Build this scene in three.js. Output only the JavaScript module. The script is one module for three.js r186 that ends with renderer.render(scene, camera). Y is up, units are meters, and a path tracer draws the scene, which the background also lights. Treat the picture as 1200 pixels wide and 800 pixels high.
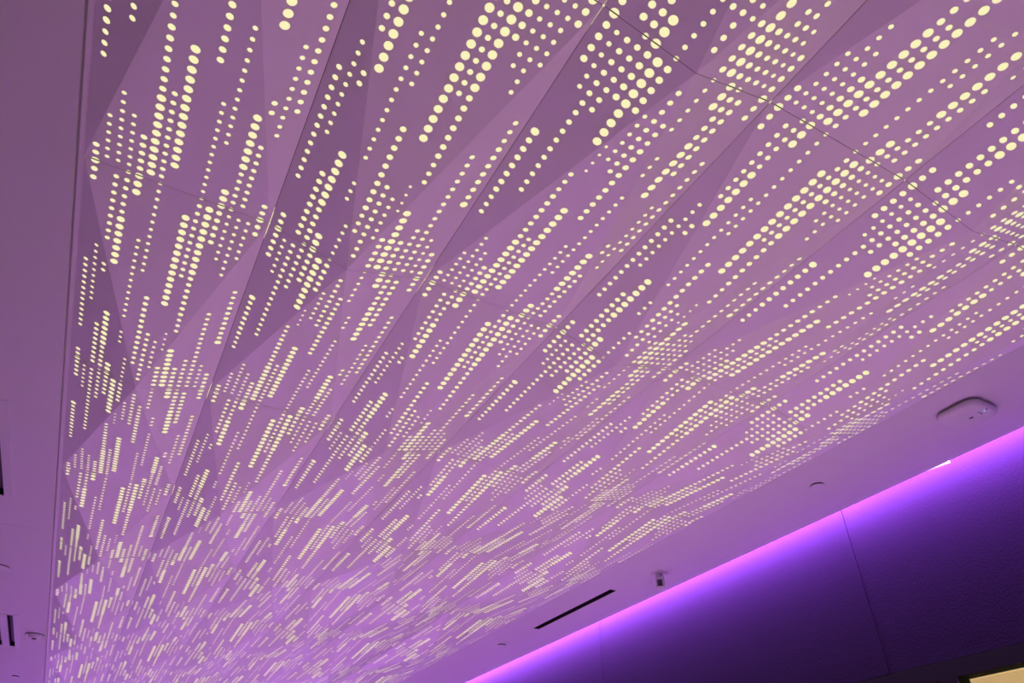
import * as THREE from 'three';
import { RectAreaLightUniformsLib } from 'three/addons/lights/RectAreaLightUniformsLib.js';
import { RoundedBoxGeometry } from 'three/addons/geometries/RoundedBoxGeometry.js';
import { mergeGeometries } from 'three/addons/utils/BufferGeometryUtils.js';

// ------------------------------------------------------------------ camera, lights, exposure
const scene = new THREE.Scene();
scene.background = new THREE.Color(0x000000);
const EYE = 1.6;                                   // camera height
const CEIL = EYE + 1.892;                          // level of the panel corners and of the flat ceiling borders
const camera = new THREE.PerspectiveCamera(2 * Math.atan(400 / 818.34) * 180 / Math.PI, 1.5, 0.05, 60);
{
  const right = new THREE.Vector3(0.87833662, 0.01322046, 0.47785982);
  const up = new THREE.Vector3(-0.30400258, 0.78689725, 0.53700572);
  const back = new THREE.Vector3(-0.36892712, -0.61694241, 0.69517972);
  camera.quaternion.setFromRotationMatrix(new THREE.Matrix4().makeBasis(right, up, back));
  camera.position.set(0, EYE, 0);
  camera.updateMatrixWorld();
}
const renderer = new THREE.WebGLRenderer({ antialias: true });
renderer.toneMapping = THREE.LinearToneMapping;
renderer.toneMappingExposure = 1.0;
renderer.shadowMap.enabled = true;
RectAreaLightUniformsLib.init();

const lin = (r, g, b) => new THREE.Color().setRGB(r, g, b);
const CREAM = lin(1.0, 0.85, 0.5);
const VIOLET = lin(0.48, 0.15, 1.0);
const Z_NEAR = -3.2, Z_FAR = 13.7;                 // room length, metres ahead of the camera (world z is minus this)
const ROOM_MID = -(Z_NEAR + Z_FAR) / 2, ROOM_LEN = Z_FAR - Z_NEAR;
function areaLight(color, intensity, w, h, pos, aim = 0) {   // faces down, tipped sideways by the angle aim
  const l = new THREE.RectAreaLight(color, intensity, w, h);
  l.position.set(...pos); l.rotation.set(-Math.PI / 2, 0, 0); l.rotateY(aim); scene.add(l); return l;
}
// light that falls out of the backlit feature ceiling
areaLight(CREAM, 1.6, 3.6, 13.4, [1.556, CEIL - 0.11, -5.9]);
// violet coves along both long walls and the far wall
areaLight(VIOLET, 2150, 0.03, Z_FAR + 0.6, [3.770, CEIL + 0.092, -(Z_FAR - 0.9) / 2], -0.15);
areaLight(VIOLET, 950, 0.03, Z_FAR - 3.4, [-1.226, CEIL + 0.082, -(Z_FAR + 3.0) / 2], -0.6);
areaLight(VIOLET, 900, 4.8, 0.03, [1.27, CEIL + 0.052, -(Z_FAR - 0.05)]);
// lamp panels in the room behind the glass
areaLight(lin(1, 0.92, 0.36), 12, 2.2, 2.0, [6.9, 2.86, -0.9]);

// ------------------------------------------------------------------ helpers
let seed = 7; const rnd = () => (seed = (seed * 16807) % 2147483647) / 2147483647;
const taken = {};
function numbered(n) { if (!(n in taken)) { taken[n] = 0; return n; } taken[n]++; return n + '_' + String(taken[n]).padStart(3, '0'); }
function mesh(name, geo, mat, parent, pos) {
  const m = new THREE.Mesh(geo, mat); m.name = name; m.castShadow = m.receiveShadow = true;
  if (pos) m.position.set(...pos);
  if (parent) parent.add(m);
  return m;
}
function thing(name, label, category, pos = [0, 0, 0], group) {
  const g = new THREE.Group(); g.name = numbered(name); g.position.set(...pos); scene.add(g);
  g.userData = { label, category }; if (group) g.userData.group = group; return g;
}
function struct(name, geo, mat, pos) {
  const m = geo ? mesh(name, geo, mat, scene, pos) : new THREE.Group();
  if (!geo) { m.name = name; scene.add(m); if (pos) m.position.set(...pos); }
  m.userData.kind = 'structure'; return m;
}
const std = (c, rough = 0.8, extra = {}) => new THREE.MeshStandardMaterial({ color: c, roughness: rough, metalness: 0, side: THREE.DoubleSide, ...extra });
// box from corner to corner in (x, y, distance ahead)
function boxG(x0, x1, y0, y1, z0, z1) {
  const g = new THREE.BoxGeometry(Math.abs(x1 - x0), Math.abs(y1 - y0), Math.abs(z1 - z0));
  g.translate((x0 + x1) / 2, (y0 + y1) / 2, -(z0 + z1) / 2); return g;
}
function noiseTex(size, rep, lo, hi, cells) {
  const d = new Uint8Array(size * size * 4), lat = {};
  const L = (c, i, j) => { const k = c + ',' + (i % c) + ',' + (j % c); return lat[k] ??= rnd(); };
  for (let y = 0; y < size; y++) for (let x = 0; x < size; x++) {
    let v = 0, a = 0;
    cells.forEach(([c, w]) => {
      const fx = x / size * c, fy = y / size * c, i = Math.floor(fx), j = Math.floor(fy), s = fx - i, t = fy - j;
      v += w * ((L(c, i, j) * (1 - s) + L(c, i + 1, j) * s) * (1 - t) + (L(c, i, j + 1) * (1 - s) + L(c, i + 1, j + 1) * s) * t); a += w;
    });
    const o = (y * size + x) * 4, q = Math.round(255 * (lo + (hi - lo) * v / a)); d[o] = d[o + 1] = d[o + 2] = q; d[o + 3] = 255;
  }
  const t = new THREE.DataTexture(d, size, size); t.wrapS = t.wrapT = THREE.RepeatWrapping; t.magFilter = THREE.LinearFilter; t.minFilter = THREE.LinearFilter;
  t.repeat.set(...rep); t.needsUpdate = true; return t;
}
function uvXZ(g, s = 1) { const p = g.attributes.position, u = new Float32Array(p.count * 2); for (let i = 0; i < p.count; i++) { u[2 * i] = p.getX(i) * s; u[2 * i + 1] = p.getZ(i) * s; } g.setAttribute('uv', new THREE.BufferAttribute(u, 2)); return g; }
function uvYZ(g, s = 1) { const p = g.attributes.position, u = new Float32Array(p.count * 2); for (let i = 0; i < p.count; i++) { u[2 * i] = p.getZ(i) * s; u[2 * i + 1] = p.getY(i) * s; } g.setAttribute('uv', new THREE.BufferAttribute(u, 2)); return g; }

// ------------------------------------------------------------------ materials
const paint = std(lin(0.58, 0.57, 0.575), 0.75, { bumpMap: noiseTex(128, [1, 1], 0.3, 0.7, [[64, 1], [16, 1]]), bumpScale: 0.0004 });
const panelPaint = std(lin(0.70, 0.67, 0.68), 0.42);
const backPaint = std(lin(0.30, 0.29, 0.29), 0.6);
const diffuserMat = std(lin(0.5, 0.5, 0.45), 0.6, { emissive: lin(0.95, 0.89, 0.5), emissiveIntensity: 1 });
const fabricBump = noiseTex(512, [1, 1], 0, 1, [[256, 2], [128, 1]]);
const fabric = new THREE.MeshPhysicalMaterial({ color: lin(0.0077, 0.0044, 0.0112), roughness: 1, specularIntensity: 0.05, side: THREE.DoubleSide, bumpMap: fabricBump, bumpScale: 0.0006 });
const ledMat = std(lin(0.8, 0.8, 0.8), 0.5, { emissive: lin(0.95, 0.72, 1.0), emissiveIntensity: 1.6 });
const black = std(lin(0.006, 0.006, 0.006), 0.55);
const frameMat = new THREE.MeshPhysicalMaterial({ color: lin(0.004, 0.004, 0.0035), roughness: 0.8, specularIntensity: 0.08, side: THREE.DoubleSide });
const white = std(lin(0.58, 0.57, 0.575), 0.5);
const aluminium = std(lin(0.6, 0.6, 0.6), 0.35);
const darkGrey = std(lin(0.05, 0.045, 0.05), 0.5);

// ------------------------------------------------------------------ the room
const WALL_R = 3.84, WALL_L = -1.29;
const FEAT_X0 = 0.0315 - 0.61, PX = 0.61, PZ = 1.2453, Z0 = 0.7099;
const FEAT_X1 = FEAT_X0 + 6 * PX, ROWS0 = -2, ROWS1 = 10;
const FEAT_Z0 = Z0 + ROWS0 * PZ, FEAT_Z1 = Z0 + ROWS1 * PZ;

struct('floor', boxG(WALL_L - 0.2, WALL_R + 0.2, -0.2, 0, Z_NEAR - 0.2, Z_FAR + 0.2), std(lin(0.41, 0.315, 0.335), 0.7));
const ceiling = struct('ceiling', boxG(WALL_L - 0.2, WALL_R + 0.25, 4.1, 4.3, Z_NEAR - 0.2, Z_FAR + 0.2), paint);
// flat border slabs, cut where the air slots sit
function borderSlab(x0, x1, z0, z1, holes) {
  const s = new THREE.Shape([[x0, z0], [x1, z0], [x1, z1], [x0, z1]].map(a => new THREE.Vector2(...a)));
  for (const [a, b, c, d] of holes) s.holes.push(new THREE.Path([[a, c], [a, d], [b, d], [b, c]].map(q => new THREE.Vector2(...q))));
  const g = new THREE.ExtrudeGeometry(s, { depth: 0.03, bevelEnabled: false });
  g.rotateX(-Math.PI / 2); g.translate(0, CEIL, 0); return uvXZ(g.toNonIndexed ? g : g, 6);
}
const SLOT_R = [3.345, 3.405, 4.56, 5.795];
const SLOTS_L = [[-0.932, -0.884], [-1.046, -0.998]];
const LROWS = [[3.80, 5.08], [7.87, 9.11]];
const JOINT = 5.56, jointsL = [Z_NEAR, JOINT, Z_FAR];
const COVE_R = 3.74, COVE_L = -1.19, EDGE_L = FEAT_X0 - 0.026, EDGE_R = FEAT_X1 + 0.004;
for (let i = 0; i < 2; i++) {
  const a = jointsL[i] + 0.0012, b = jointsL[i + 1] - 0.0012;
  const hl = []; for (const [z0, z1] of LROWS) if (z0 > a && z1 < b) for (const [x0, x1] of SLOTS_L) hl.push([x0, x1, z0 + 0.02, z1 - 0.02]);
  mesh('border_panel', borderSlab(COVE_L, EDGE_L, a, b, hl), paint, ceiling);
}
{
  const [x0, x1, z0, z1] = SLOT_R, J = 0.0008, bx = (a, b, c, d) => uvXZ(boxG(a, b, CEIL, CEIL + 0.03, c, d), 6);
  mesh('border_panel', mergeGeometries([bx(EDGE_R, COVE_R, Z_NEAR, z0), bx(EDGE_R, x0, z0, JOINT - J), bx(x1, COVE_R, z0, JOINT - J)]), paint, ceiling);
  mesh('border_panel', mergeGeometries([bx(EDGE_R, COVE_R, z1, Z_FAR), bx(EDGE_R, x0, JOINT + J, z1), bx(x1, COVE_R, JOINT + J, z1)]), paint, ceiling);
  mesh('joint_backing', mergeGeometries([boxG(COVE_L, EDGE_L, CEIL + 0.004, CEIL + 0.03, JOINT - 0.0011, JOINT + 0.0011), boxG(EDGE_R, x0, CEIL + 0.003, CEIL + 0.03, JOINT - 0.0007, JOINT + 0.0007), boxG(x1, COVE_R, CEIL + 0.003, CEIL + 0.03, JOINT - 0.0007, JOINT + 0.0007)]), paint, ceiling);
}
// border fascia beside the feature and the cove troughs
mesh('fascia', boxG(EDGE_L - 0.012, EDGE_L - 0.0005, CEIL + 0.03, 4.1, Z_NEAR, Z_FAR), paint, ceiling);
mesh('fascia', boxG(EDGE_R + 0.0005, EDGE_R + 0.012, CEIL + 0.03, 4.1, Z_NEAR, Z_FAR), paint, ceiling);
mesh('cove_trough', boxG(COVE_R - 0.092, COVE_R - 0.08, CEIL + 0.03, CEIL + 0.19, Z_NEAR, Z_FAR), paint, ceiling);
mesh('cove_trough', boxG(COVE_L + 0.08, COVE_L + 0.092, CEIL + 0.03, CEIL + 0.19, Z_NEAR, Z_FAR), paint, ceiling);
mesh('cove_lid', boxG(COVE_R - 0.092, WALL_R + 0.01, CEIL + 0.19, CEIL + 0.21, Z_NEAR, Z_FAR), paint, ceiling);
mesh('cove_lid', boxG(WALL_L - 0.01, COVE_L + 0.092, CEIL + 0.19, CEIL + 0.21, Z_NEAR, Z_FAR), paint, ceiling);
// perimeter trim between border and feature: a recessed flat strip and a thin raised bead
mesh('reveal_backing', boxG(EDGE_L, FEAT_X0 - 0.0046, CEIL + 0.017, CEIL + 0.022, Z_NEAR, Z_FAR), paint, ceiling);
mesh('perimeter_trim', boxG(EDGE_L + 0.009, FEAT_X0 - 0.002, CEIL + 0.003, CEIL + 0.016, Z_NEAR, Z_FAR), panelPaint, ceiling);
mesh('trim_bead', boxG(FEAT_X0 - 0.0045, FEAT_X0 + 0.0013, CEIL + 0.0019, CEIL + 0.02, Z_NEAR, Z_FAR), panelPaint, ceiling);
mesh('trim_bead', boxG(FEAT_X1 - 0.0013, EDGE_R, CEIL + 0.0019, CEIL + 0.02, Z_NEAR, Z_FAR), panelPaint, ceiling);

// right wall: upholstered panels above a glazed screen
const HEAD = EYE + 0.968;                          // top of the screen's head rail
const wallR = struct('wall_right', boxG(WALL_R + 0.03, WALL_R + 0.2, HEAD, 4.1, Z_NEAR, Z_FAR), std(lin(0.03, 0.03, 0.035), 0.9));
const seams = [Z_NEAR, -0.055, 2.69, 5.435, 8.18, 10.925, Z_FAR];
for (let i = 0; i < 6; i++) {
  const a = seams[i] + 0.002, b = seams[i + 1] - 0.002;
  const g = new THREE.BoxGeometry(0.03, 4.1 - HEAD, b - a, 1, 1, 1); uvYZ(g, 1.1);
  const m = mesh('fabric_panel', g, fabric, wallR, [WALL_R + 0.015, (HEAD + 4.1) / 2, -(a + b) / 2]);
  if (i === 1) m.rotation.y = -0.0012;
}
const wallRLow = struct('wall_right_low', boxG(WALL_R, WALL_R + 0.2, 0, HEAD, 4.9, Z_FAR), fabric);
struct('wall_right_near', boxG(WALL_R, WALL_R + 0.2, 0, HEAD, Z_NEAR, 0.2), fabric);
struct('wall_left', boxG(WALL_L - 0.2, WALL_L, 0, 4.1, Z_NEAR - 0.2, Z_FAR + 0.2), fabric);
struct('wall_far', boxG(WALL_L, WALL_R, 0, 4.1, Z_FAR, Z_FAR + 0.2), std(lin(0.6, 0.58, 0.6), 0.8));
struct('wall_near', boxG(WALL_L, WALL_R, 0, 4.1, Z_NEAR - 0.2, Z_NEAR), std(lin(0.45, 0.42, 0.42), 0.8));

// glazed screen
{
  const w = struct('window_1', null, null);
  mesh('head_rail', boxG(WALL_R - 0.012, WALL_R + 0.09, HEAD - 0.085, HEAD - 0.006, 0.2, 4.9), frameMat, w);
  mesh('shadow_strip', boxG(WALL_R + 0.004, WALL_R + 0.03, HEAD - 0.006, HEAD, 0.2, 4.9), black, w);
  for (const z of [0.25, 2.36, 4.85]) mesh('mullion', boxG(WALL_R - 0.016, WALL_R + 0.09, 0, HEAD - 0.0855, z - 0.05, z + 0.05), frameMat, w);
  mesh('sill_rail', boxG(WALL_R - 0.012, WALL_R + 0.09, 0.001, 0.1, 0.31, 2.30), frameMat, w);
  mesh('sill_rail', boxG(WALL_R - 0.012, WALL_R + 0.09, 0.001, 0.1, 2.42, 4.79), frameMat, w);
  const glass = new THREE.MeshPhysicalMaterial({ color: 0xffffff, roughness: 0, transmission: 1, thickness: 0, ior: 1.5, side: THREE.DoubleSide });
  for (const [a, b] of [[0.30, 2.31], [2.41, 4.80]]) mesh('glass_pane', boxG(WALL_R + 0.035, WALL_R + 0.041, 0.1, HEAD - 0.085, a, b), glass, w);
}
// room behind the glass
{
  const X0 = WALL_R + 0.2, X1 = 8.6, A = -0.6, B = 7.4, H = 2.9;
  const c = struct('ceiling_neighbour', boxG(X0, X1, H + 0.02, H + 0.12, A, B), std(lin(0.3, 0.3, 0.28), 0.9));
  const tile = std(lin(0.8, 0.73, 0.52), 0.9), gT = new THREE.BoxGeometry(0.592, 0.016, 0.592);
  for (let i = 0; i < 7; i++) for (let j = 0; j < 13; j++) mesh('ceiling_tile', gT, tile, c, [X0 + 0.32 + i * 0.6, H + 0.012, -(A + 0.32 + j * 0.6)]);
  const wm = std(lin(0.6, 0.55, 0.42), 0.9);
  struct('wall_neighbour_far', boxG(X1, X1 + 0.1, 0, H + 0.12, A, B), wm);
  struct('wall_neighbour_side', boxG(X0, X1, 0, H + 0.12, A - 0.1, A), wm);
  struct('wall_neighbour_end', boxG(X0, X1, 0, H + 0.12, B, B + 0.1), wm);
  struct('floor_neighbour', boxG(X0, X1 + 0.1, -0.2, 0, A - 0.1, B + 0.1), std(lin(0.7, 0.63, 0.48), 0.8));
  const lp = thing('lamp_panel', 'square light panel set in the ceiling behind the glazed screen', 'light', [6.9, H - 0.012, -0.9]);
  mesh('diffuser', new THREE.BoxGeometry(2.2, 0.02, 2.0), std(lin(0.8, 0.8, 0.7), 0.6, { emissive: lin(1, 0.85, 0.5), emissiveIntensity: 1 }), lp);
}

// ------------------------------------------------------------------ the perforated feature ceiling
// one panel is a sheet folded into three facets; the hole field (18 x 33 pitches) is listed as runs: column, first row, last row, diameter in mm
const DIA = { t: 11, s: 14.8, m: 17.8, M: 21, l: 27.4 };
const RUNS = [[1, 1, 4, 'M'], [1, 11.46, 11.46, 'l'], [1, 12.46, 18.46, 'M'], [1, 19.46, 21.46, 'm'], [1, 31, 32, 'M'], [2, 1, 6, 's'], [2, 27, 32, 's'],
  [3, 1, 17, 'm'], [3, 24, 32, 's'], [4, 1, 7, 'm'], [4, 26, 32, 's'], [5, 1, 5, 'M'], [5, 28, 32, 'M'], [6, 1, 9, 'l'], [6, 13, 15, 'm'], [6, 16, 22, 'M'], [6, 23, 32, 'l'],
  [7, 1, 5, 'M'], [7, 9, 12, 't'], [7, 22, 32, 'm'], [8, 5, 10, 's'], [8, 17, 30, 'l'], [9, 2, 11, 'm'], [10, 5, 7, 'm'], [10, 8, 17, 'M'], [11, 1, 5, 's'], [11, 21, 32, 's'],
  [12, 8, 10, 's'], [12, 13, 25, 's'], [13, 1, 2, 'l'], [13, 31, 32, 'l'], [14, 1, 5, 'M'], [14, 6, 12, 'l'], [14, 21, 27, 'l'], [14, 28, 32, 'm'], [15, 1, 9, 'M'], [15, 19, 20, 'm'],
  [15, 24, 32, 'm'], [16, 13.22, 22.22, 's'], [17, 1, 2, 'M'], [17, 7.25, 19.25, 'm'], [17, 31, 32, 'M']];
const SEAM = { 1: 'l', 4: 'm', 5: 'l', 7: 's', 11: 's', 13: 'l', 14: 'm', 17: 'l' };   // holes that straddle the cross joints
const AP = 0.0885;                                 // drop of the fold's low point
const HX = PX / 2, ET = 0.0009, CH = 0.0035, THK = 0.0006;
const yL = (x) => -AP * x / HX, yR = (x) => -AP * (PX - x) / HX, yM = (x, v) => -AP * (1 - v / PZ);
const side = (v) => { const t = v / PZ; return t < 0.05 || t > 0.93 ? 0.0013 : 0.0010; };   // the long edges spread a little near the corners
const V2 = (x, v) => new THREE.Vector2(x, v);
const SEG = 16;
const holes = { L: [], M: [], R: [] };
for (const [k, a, b, s] of RUNS) for (let j = a; j <= b + 1e-6; j++) {
  const x = k / 18 * PX, v = j / 33 * PZ, c = HX * (1 - v / PZ);
  holes[x < c ? 'L' : x > PX - c ? 'R' : 'M'].push([x, v, DIA[s] / 2000]);
}
function notches(ks, v0, dir, edge) {              // half holes along a cross joint, left to right
  const out = [];
  for (const k of ks) {
    const x = k / 18 * PX, r = DIA[SEAM[k]] / 2000, off = Math.abs(edge - v0), a0 = Math.asin(off / r);
    const arc = []; for (let i = 0; i <= SEG / 2; i++) { const a = a0 + (Math.PI - 2 * a0) * i / (SEG / 2); arc.push(V2(x - r * Math.cos(a), v0 + dir * r * Math.sin(a))); }
    out.push(...arc);
  }
  return out;
}
const mirror = pts => pts.map(p => V2(PX - p.x, p.y)).reverse();
function sideRun() { const p = []; for (const t of [0.0, 0.049, 0.051, 0.3, 0.5, 0.7, 0.929, 0.931, 0.995]) { const v = t * PZ; p.push(V2(side(v), t === 0 ? CH : v)); } return p; }
const outL = [...sideRun().reverse(), V2(CH, ET), ...notches([1, 4, 5, 7], 0, 1, ET), V2(HX, ET)];
const outR = mirror([...sideRun().reverse(), V2(CH, ET), ...notches([1, 4, 5, 7], 0, 1, ET), V2(HX, ET)]).map(p => p);
{ // right-hand cross-joint holes mirror the left ones in place but not in size
  outR.length = 0; outR.push(V2(HX, ET), ...notches([11, 13, 14, 17], 0, 1, ET), V2(PX - CH, ET), ...sideRun().map(p => V2(PX - p.x, p.y)));
}
const endV = PZ * 0.995;
const outM = [V2(HX, ET), V2(PX - side(endV), endV), V2(PX - 0.0013, PZ - CH), V2(PX - CH, PZ - ET), ...notches([1, 4, 5, 7, 11, 13, 14, 17], PZ, -1, PZ - ET).reverse(), V2(CH, PZ - ET), V2(0.0013, PZ - CH), V2(side(endV), endV)];
function facetGeo(outline, hs, h) {
  const s = new THREE.Shape(outline); const rims = [];
  for (const [x, v, r] of hs) {
    const pts = []; for (let i = 0; i < SEG; i++) { const a = 2 * Math.PI * i / SEG; pts.push(V2(x + r * Math.cos(a), v + r * Math.sin(a))); }
    s.holes.push(new THREE.Path(pts)); rims.push(pts);
  }
  rims.push(outline);
  const g = new THREE.ShapeGeometry(s), p = g.attributes.position, idx = g.index.array;
  const pos = [], nor = [], q = (x, v, d) => [x, h(x, v) + d, -v];
  const e = 0.01, c = q(0.2, 0.5, 0), n = new THREE.Vector3(...q(0.2 + e, 0.5, 0)).sub(new THREE.Vector3(...c)).cross(new THREE.Vector3(...q(0.2, 0.5 + e, 0)).sub(new THREE.Vector3(...c))).normalize();
  if (n.y > 0) n.negate();
  for (let i = 0; i < idx.length; i += 3) {
    const t = [0, 1, 2].map(k => q(p.getX(idx[i + k]), p.getY(idx[i + k]), 0));
    const a = new THREE.Vector3(...t[1]).sub(new THREE.Vector3(...t[0])).cross(new THREE.Vector3(...t[2]).sub(new THREE.Vector3(...t[0])));
    if (a.dot(n) < 0) t.reverse();
    for (const w of t) { pos.push(...w); nor.push(n.x, n.y, n.z); }
  }
  for (const ring of rims) for (let i = 0; i < ring.length; i++) {       // cut edges of the sheet
    const a = ring[i], b = ring[(i + 1) % ring.length], dx = b.x - a.x, dv = b.y - a.y, l = Math.hypot(dx, dv) || 1;
    const A = q(a.x, a.y, 0), B = q(b.x, b.y, 0), C = q(b.x, b.y, THK), D = q(a.x, a.y, THK);
    for (const w of [A, B, C, A, C, D]) { pos.push(...w); nor.push(-dv / l, 0, -dx / l); }
  }
  const o = new THREE.BufferGeometry();
  o.setAttribute('position', new THREE.Float32BufferAttribute(pos, 3)); o.setAttribute('normal', new THREE.Float32BufferAttribute(nor, 3)); return o;
}
const gL = facetGeo(outL, holes.L, yL), gM = facetGeo(outM, holes.M, yM), gR = facetGeo(outR, holes.R, yR);
// upturned edge flanges and the luminous sheet behind the holes
const LIFT = 0.0045;
function strip(pts, hgt, lift0, lift1, t) {        // a thin upright strip along a polyline [x, v]
  const pos = [];
  for (let i = 0; i + 1 < pts.length; i++) {
    const [a, b] = [pts[i], pts[i + 1]], dx = b[0] - a[0], dv = b[1] - a[1], l = Math.hypot(dx, dv), nx = -dv / l * t, nv = dx / l * t;
    const c = [[a[0], a[1]], [b[0], b[1]], [b[0] + nx, b[1] + nv], [a[0] + nx, a[1] + nv]];
    const at = (k, d) => { const [x, v] = c[k]; return [x, hgt(c[k === 2 ? 1 : k === 3 ? 0 : k][0], c[k === 2 ? 1 : k === 3 ? 0 : k][1]) + d, -v]; };
    for (const [i0, i1] of [[0, 1], [1, 2], [2, 3], [3, 0]]) { const A = at(i0, lift0), B = at(i1, lift0), C = at(i1, lift1), D = at(i0, lift1); for (const w of [A, B, C, A, C, D]) pos.push(...w); }
    for (const w of [at(0, lift0), at(1, lift0), at(2, lift0), at(0, lift0), at(2, lift0), at(3, lift0)]) pos.push(...w);
  }
  const o = new THREE.BufferGeometry(); o.setAttribute('position', new THREE.Float32BufferAttribute(pos, 3)); o.computeVertexNormals(); return o;
}
const sidePts = sideRun().map(p => [p.x, p.y]);
const gasket = (x0, x1, v0, v1, h) => {            // dark seal laid behind a joint
  const q = (x, v) => [x, h(x, v) + 0.0021, -v], p = [q(x0, v0), q(x1, v0), q(x1, v1), q(x0, v0), q(x1, v1), q(x0, v1)].flat();
  const g = new THREE.BufferGeometry(); g.setAttribute('position', new THREE.Float32BufferAttribute(p, 3)); g.computeVertexNormals(); return g;
};
const gasketGeo = mergeGeometries([gasket(CH, HX, 0, 0.0016, yL), gasket(HX, PX - CH, 0, 0.0016, yR), gasket(CH, PX - CH, PZ - 0.0016, PZ, () => 0),
  gasket(0, 0.0018, 0.05 * PZ, 0.93 * PZ, () => 0), gasket(PX - 0.0018, PX, 0.05 * PZ, 0.93 * PZ, () => 0)]);
const flangeGeo = mergeGeometries([
  strip([[CH, ET], [HX, ET]], yL, THK, LIFT - 0.0005, 0.0006), strip([[HX, ET], [PX - CH, ET]], yR, THK, LIFT - 0.0005, 0.0006),
  strip([[PX - CH, PZ - ET], [CH, PZ - ET]], yM, THK, LIFT - 0.0005, 0.0006),
  strip([...sidePts].reverse(), () => 0, THK, LIFT - 0.0005, 0.0006), strip(sidePts.map(([x, v]) => [PX - x, v]), () => 0, THK, LIFT - 0.0005, 0.0006)]);
const diffGeo = new THREE.BufferGeometry();
{
  const P = [HX, -AP + LIFT, 0], UL = [0, LIFT, 0], UR = [PX, LIFT, 0], LL = [0, LIFT, -PZ], LR = [PX, LIFT, -PZ], pos = [];
  for (const t of [[UL, P, LL], [P, LR, LL], [P, UR, LR]]) for (const w of t) pos.push(...w);
  diffGeo.setAttribute('position', new THREE.Float32BufferAttribute(pos, 3)); diffGeo.computeVertexNormals();
  const n = diffGeo.attributes.normal; for (let i = 0; i < n.count; i++) if (n.getY(i) > 0) n.setXYZ(i, -n.getX(i), -n.getY(i), -n.getZ(i));
}
const feature = thing('feature_ceiling', 'backlit ceiling of folded white panels pierced by streaks of glowing round holes', 'ceiling', [0, CEIL, 0]);
for (let r = ROWS0; r < ROWS1; r++) for (let c = 0; c < 6; c++) {
  const g = new THREE.Group(); g.name = 'folded_panel'; feature.add(g);
  const turned = ((c - 1 + r) % 2 + 2) % 2 === 0;  // every other panel is turned half round
  const x = FEAT_X0 + c * PX, v = Z0 + r * PZ;
  if (turned) { g.position.set(x + PX, 0, -(v + PZ)); g.rotation.y = Math.PI; } else g.position.set(x, 0, -v);
  mesh('facet', gL, panelPaint, g); mesh('facet', gM, panelPaint, g); mesh('facet', gR, panelPaint, g);
  mesh('flange', flangeGeo, backPaint, g); mesh('gasket', gasketGeo, darkGrey, g); mesh('diffuser', diffGeo, diffuserMat, g);
}

// ------------------------------------------------------------------ fittings on the flat borders
function disc(r, h, seg = 40) { return new THREE.CylinderGeometry(r, r, h, seg); }
// wireless access point
{
  const S = 0.224, d = 0.046;
  const t = thing('wireless_access_point', 'white rounded-square wireless access point with tiny blue light under the right border', 'access point', [3.350, CEIL, -1.515]);
  const sq = (s, rad) => { const p = [], n = 10, h = s / 2 - rad; for (const [cx, cy, a0] of [[h, h, 0], [-h, h, 1], [-h, -h, 2], [h, -h, 3]]) for (let i = 0; i <= n; i++) { const a = (a0 + i / n) * Math.PI / 2; p.push([cx + rad * Math.cos(a), cy + rad * Math.sin(a)]); } return p; };
  const loft = (rings, cap) => {                   // rings: [size, corner radius, y]
    const pos = [], ix = [], n = 44; rings.forEach(([s, r, y]) => sq(s, r).forEach(([a, b]) => pos.push(a, y, b)));
    for (let k = 0; k + 1 < rings.length; k++) for (let i = 0; i < n; i++) { const a = k * n + i, b = k * n + (i + 1) % n; ix.push(a, b, a + n, b, b + n, a + n); }
    if (cap) { const o = pos.length / 3; pos.push(0, rings[rings.length - 1][2] - cap, 0); const k = (rings.length - 1) * n; for (let i = 0; i < n; i++) ix.push(k + i, k + (i + 1) % n, o); }
    const g = new THREE.BufferGeometry(); g.setAttribute('position', new THREE.Float32BufferAttribute(pos, 3)); g.setIndex(ix); g.computeVertexNormals(); return g;
  };
  mesh('mounting_plate', loft([[S * 0.72, 0.03, 0], [S * 0.72, 0.03, -0.012], [S * 0.3, 0.02, -0.012]]), darkGrey, t);
  mesh('body', loft([[S * 0.80, 0.045, -0.010], [S * 0.97, 0.055, -0.012], [S, 0.06, -0.019], [S * 0.985, 0.06, -0.028], [S * 0.93, 0.058, -0.038], [S * 0.84, 0.055, -0.043], [S * 0.5, 0.04, -0.0455]], 0.0006), white, t);
  const led = mesh('status_light', new THREE.SphereGeometry(0.0045, 12, 8), std(lin(0.1, 0.2, 0.5), 0.3, { emissive: lin(0.25, 0.55, 1), emissiveIntensity: 1.0 }), t, [0.001, -0.0436, 0.080]);
  mesh('sensor_eye', disc(0.0042, 0.003, 16), darkGrey, t, [-0.004, -0.0420, 0.095]);
  mesh('badge_line', new THREE.BoxGeometry(0.034, 0.001, 0.0045), darkGrey, t, [0.0, -0.0453, 0.060]);
  mesh('badge', new RoundedBoxGeometry(0.014, 0.0015, 0.020, 2, 0.0007), darkGrey, t, [0.002, -0.0457, 0.012]);
  const pl = new THREE.PointLight(lin(0.25, 0.55, 1), 0.0004); pl.position.set(0.001, -0.052, 0.080); pl.castShadow = true; t.add(pl);
}
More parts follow.
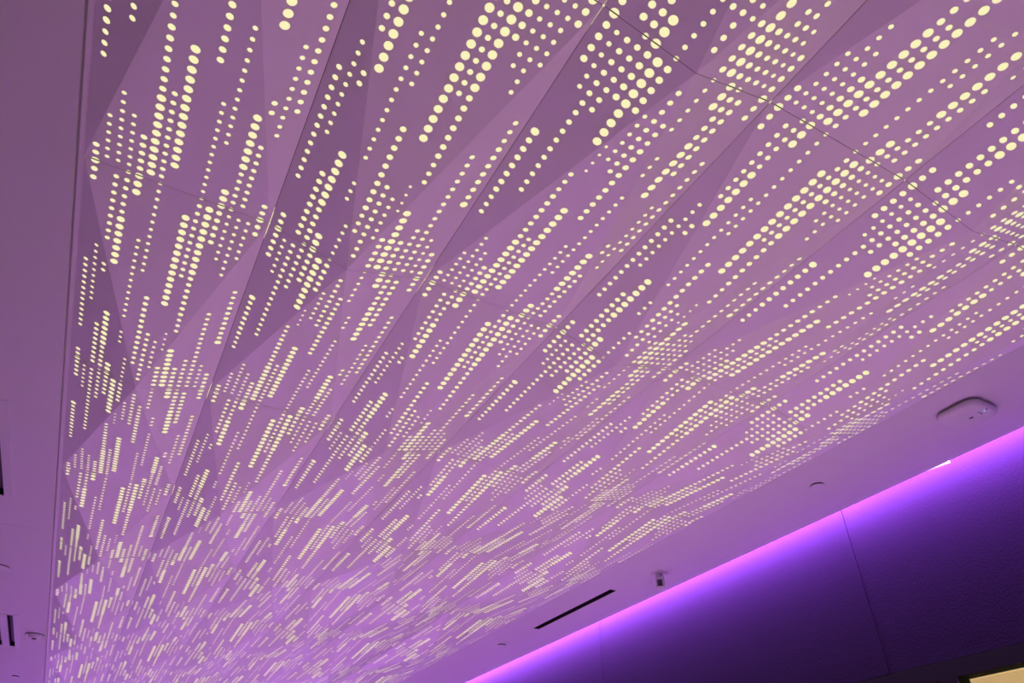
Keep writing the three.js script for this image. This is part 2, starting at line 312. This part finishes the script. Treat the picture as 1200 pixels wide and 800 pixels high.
// ceiling camera on a short bracket
{
  const t = thing('ceiling_camera', 'small white box camera on a bracket beside the long black air slot', 'camera', [3.45, CEIL, -4.07]);
  mesh('mounting_plate', new RoundedBoxGeometry(0.10, 0.008, 0.085, 2, 0.003), white, t, [0, -0.0045, 0]);
  mesh('bracket', new RoundedBoxGeometry(0.032, 0.05, 0.03, 2, 0.005), white, t, [0, -0.03, 0]);
  const b = mesh('body', new RoundedBoxGeometry(0.075, 0.085, 0.062, 3, 0.008), white, t, [0.0, -0.078, 0.0]); b.rotation.y = 0.8;
  mesh('lens_window', new RoundedBoxGeometry(0.004, 0.048, 0.036, 2, 0.0015), std(lin(0.06, 0.04, 0.07), 0.2), b, [-0.0375, -0.008, 0]);
}
// concealed sprinkler covers
const covers = [[3.348, 2.45, 'flush round sprinkler cover on the right border beyond the access point'], [3.353, 6.43, 'flush round sprinkler cover on the right border past the long black air slot'],
  [-0.95, 6.52, 'larger round sprinkler cover on the left border between the two slotted air diffusers'], [-0.90, 10.6, 'flush round sprinkler cover on the left border beyond the round detector']];
for (const [x, z, label] of covers) {
  const t = thing('sprinkler_cover', label, 'sprinkler', [x, CEIL, -z], 'flush sprinkler covers');
  mesh('cup', disc(0.037, 0.008, 32), darkGrey, t, [0, -0.004, 0]); if (z === 6.52) t.scale.set(1.8, 1, 1.8);
  const g = new THREE.LatheGeometry([[0, -0.0125], [0.034, -0.012], [0.0415, -0.0105], [0.042, -0.0085], [0.03, -0.0082]].map(a => new THREE.Vector2(...a)), 40);
  mesh('cover_plate', g, white, t);
}
// round detector on the left border
{
  const t = thing('smoke_detector', 'round white detector with dark centre beside the slotted diffuser on the left border', 'detector', [-0.70, CEIL, -8.5]);
  mesh('backing', disc(0.084, 0.006, 40), darkGrey, t, [0, -0.003, 0]);
  mesh('base_ring', new THREE.LatheGeometry([[0.060, -0.0065], [0.088, -0.0065], [0.088, -0.012], [0.083, -0.014], [0.074, -0.013], [0.070, -0.008], [0.060, -0.0075]].map(a => new THREE.Vector2(...a)), 48), white, t);
  mesh('dome', new THREE.LatheGeometry([[0.0001, -0.034], [0.025, -0.033], [0.046, -0.027], [0.058, -0.016], [0.0605, -0.004]].map(a => new THREE.Vector2(...a)), 48), white, t);
  mesh('sensor_window', new RoundedBoxGeometry(0.038, 0.016, 0.038, 2, 0.003), darkGrey, t, [0, -0.033, 0]);
  for (const a of [0.6, 1.9]) { const s = mesh('vent_slit', new THREE.TorusGeometry(0.067, 0.004, 8, 16, 0.65), black, t, [0, -0.008, 0]); s.rotation.set(Math.PI / 2, 0, a); }
}
// long black air slot in the right border
{
  const [x0, x1, z0, z1] = SLOT_R, xm = (x0 + x1) / 2, zm = (z0 + z1) / 2, L = z1 - z0;
  const t = thing('air_slot', 'long narrow black air slot in the right border', 'air vent', [xm, CEIL, -zm]);
  const W = (x1 - x0) / 2;
  const walls = [[-W, -W + 0.002], [W - 0.002, W]].map(([a, b]) => boxG(a, b, 0.001, 0.10, -L / 2, L / 2));
  walls.push(boxG(-W, W, 0.10, 0.104, -L / 2, L / 2), boxG(-W, W, 0.001, 0.1, -L / 2, -L / 2 + 0.002), boxG(-W, W, 0.001, 0.1, L / 2 - 0.002, L / 2));
  mesh('plenum', mergeGeometries(walls), black, t);
  mesh('vane', boxG(-0.002, 0.002, 0.02, 0.07, -L / 2 + 0.003, L / 2 - 0.003), black, t);
}
// two-slot air diffusers in the left border
LROWS.forEach(([z0, z1], n) => {
  const xm = -0.965, zm = (z0 + z1) / 2, L = z1 - z0;
  const t = thing('slot_diffuser', n ? 'white two-slot air diffuser beside the round detector on the left border' : 'white two-slot air diffuser on the left border, the one nearer the camera', 'air vent', [xm, CEIL, -zm], 'two-slot diffusers on the left border');
  const s = new THREE.Shape([[-0.128, -L / 2], [0.128, -L / 2], [0.128, L / 2], [-0.128, L / 2]].map(a => V2(...a)));
  for (const [a, b] of SLOTS_L) s.holes.push(new THREE.Path([[a - xm, -L / 2 + 0.02], [a - xm, L / 2 - 0.02], [b - xm, L / 2 - 0.02], [b - xm, -L / 2 + 0.02]].map(q => V2(...q))));
  const g = new THREE.ExtrudeGeometry(s, { depth: 0.003, bevelEnabled: false }); g.rotateX(-Math.PI / 2); g.translate(0, -0.0035, 0);
  mesh('face_frame', g, aluminium, t);
  for (const [a, b] of SLOTS_L) {
    const p = a - xm, q = b - xm, l = L / 2 - 0.02;
    mesh('plenum', mergeGeometries([boxG(p, p + 0.002, 0.001, 0.09, -l, l), boxG(q - 0.002, q, 0.001, 0.09, -l, l), boxG(p, q, 0.09, 0.094, -l, l), boxG(p, q, 0.001, 0.09, -l, -l + 0.002), boxG(p, q, 0.001, 0.09, l - 0.002, l)]), black, t);
    mesh('vane', boxG(p + 0.003, q - 0.003, 0.04, 0.043, -l + 0.003, l - 0.003), darkGrey, t);
  }
});
// led strips in the coves: short lengths clipped end to end, not quite level
const lengths = [[-0.3, 0.55], [0.6, 1.25], [1.885, 3.0, -0.020, -0.109], [2.8, 4.2], [4.25, 5.4], [5.45, 6.6], [6.65, 7.95], [8.0, 10.0], [10.05, 13.5]];
const where = ['nearest the camera', 'second from the camera', 'its face showing as a white line', 'above the ceiling camera', 'level with the black air slot', 'past the black air slot', 'seventh from the camera', 'eighth from the camera', 'last before the far wall'];
lengths.forEach(([z0, z1, dx = 0, dy = 0], i) => {   // dx: shift towards the room, dy: how far the near end sags
  const t = thing('led_strip', 'violet cove light strip along the right wall, ' + where[i], 'light', [COVE_R + 0.030 + dx, CEIL + 0.110 + dy / 2, -(z0 + z1) / 2], 'cove light strips on the right wall');
  const L = z1 - z0; t.rotation.x = -Math.atan2(dy, L);
  mesh('channel', boxG(-0.009, 0.009, 0, 0.010, -L / 2, L / 2), aluminium, t);
  mesh('lens', boxG(-0.008, 0.008, -0.006, 0, -L / 2, L / 2), ledMat, t);
});
{
  const tf = thing('led_strip', 'violet cove light strip across the far wall', 'light', [1.27, CEIL + 0.055, -(Z_FAR - 0.05)]);
  mesh('channel', new THREE.BoxGeometry(4.8, 0.012, 0.04), aluminium, tf, [0, 0.012, 0]);
  mesh('lens', new THREE.BoxGeometry(4.8, 0.006, 0.03), ledMat, tf, [0, 0.003, 0]);
}
const tl = thing('led_strip', 'violet cove light strip along the left wall', 'light', [COVE_L - 0.036, CEIL + 0.104, -(Z_FAR + 3.0) / 2]);
mesh('channel', boxG(-0.009, 0.009, 0, 0.010, -(Z_FAR - 3.4) / 2, (Z_FAR - 3.4) / 2), aluminium, tl);
mesh('lens', boxG(-0.008, 0.008, -0.006, 0, -(Z_FAR - 3.4) / 2, (Z_FAR - 3.4) / 2), ledMat, tl);

renderer.render(scene, camera);
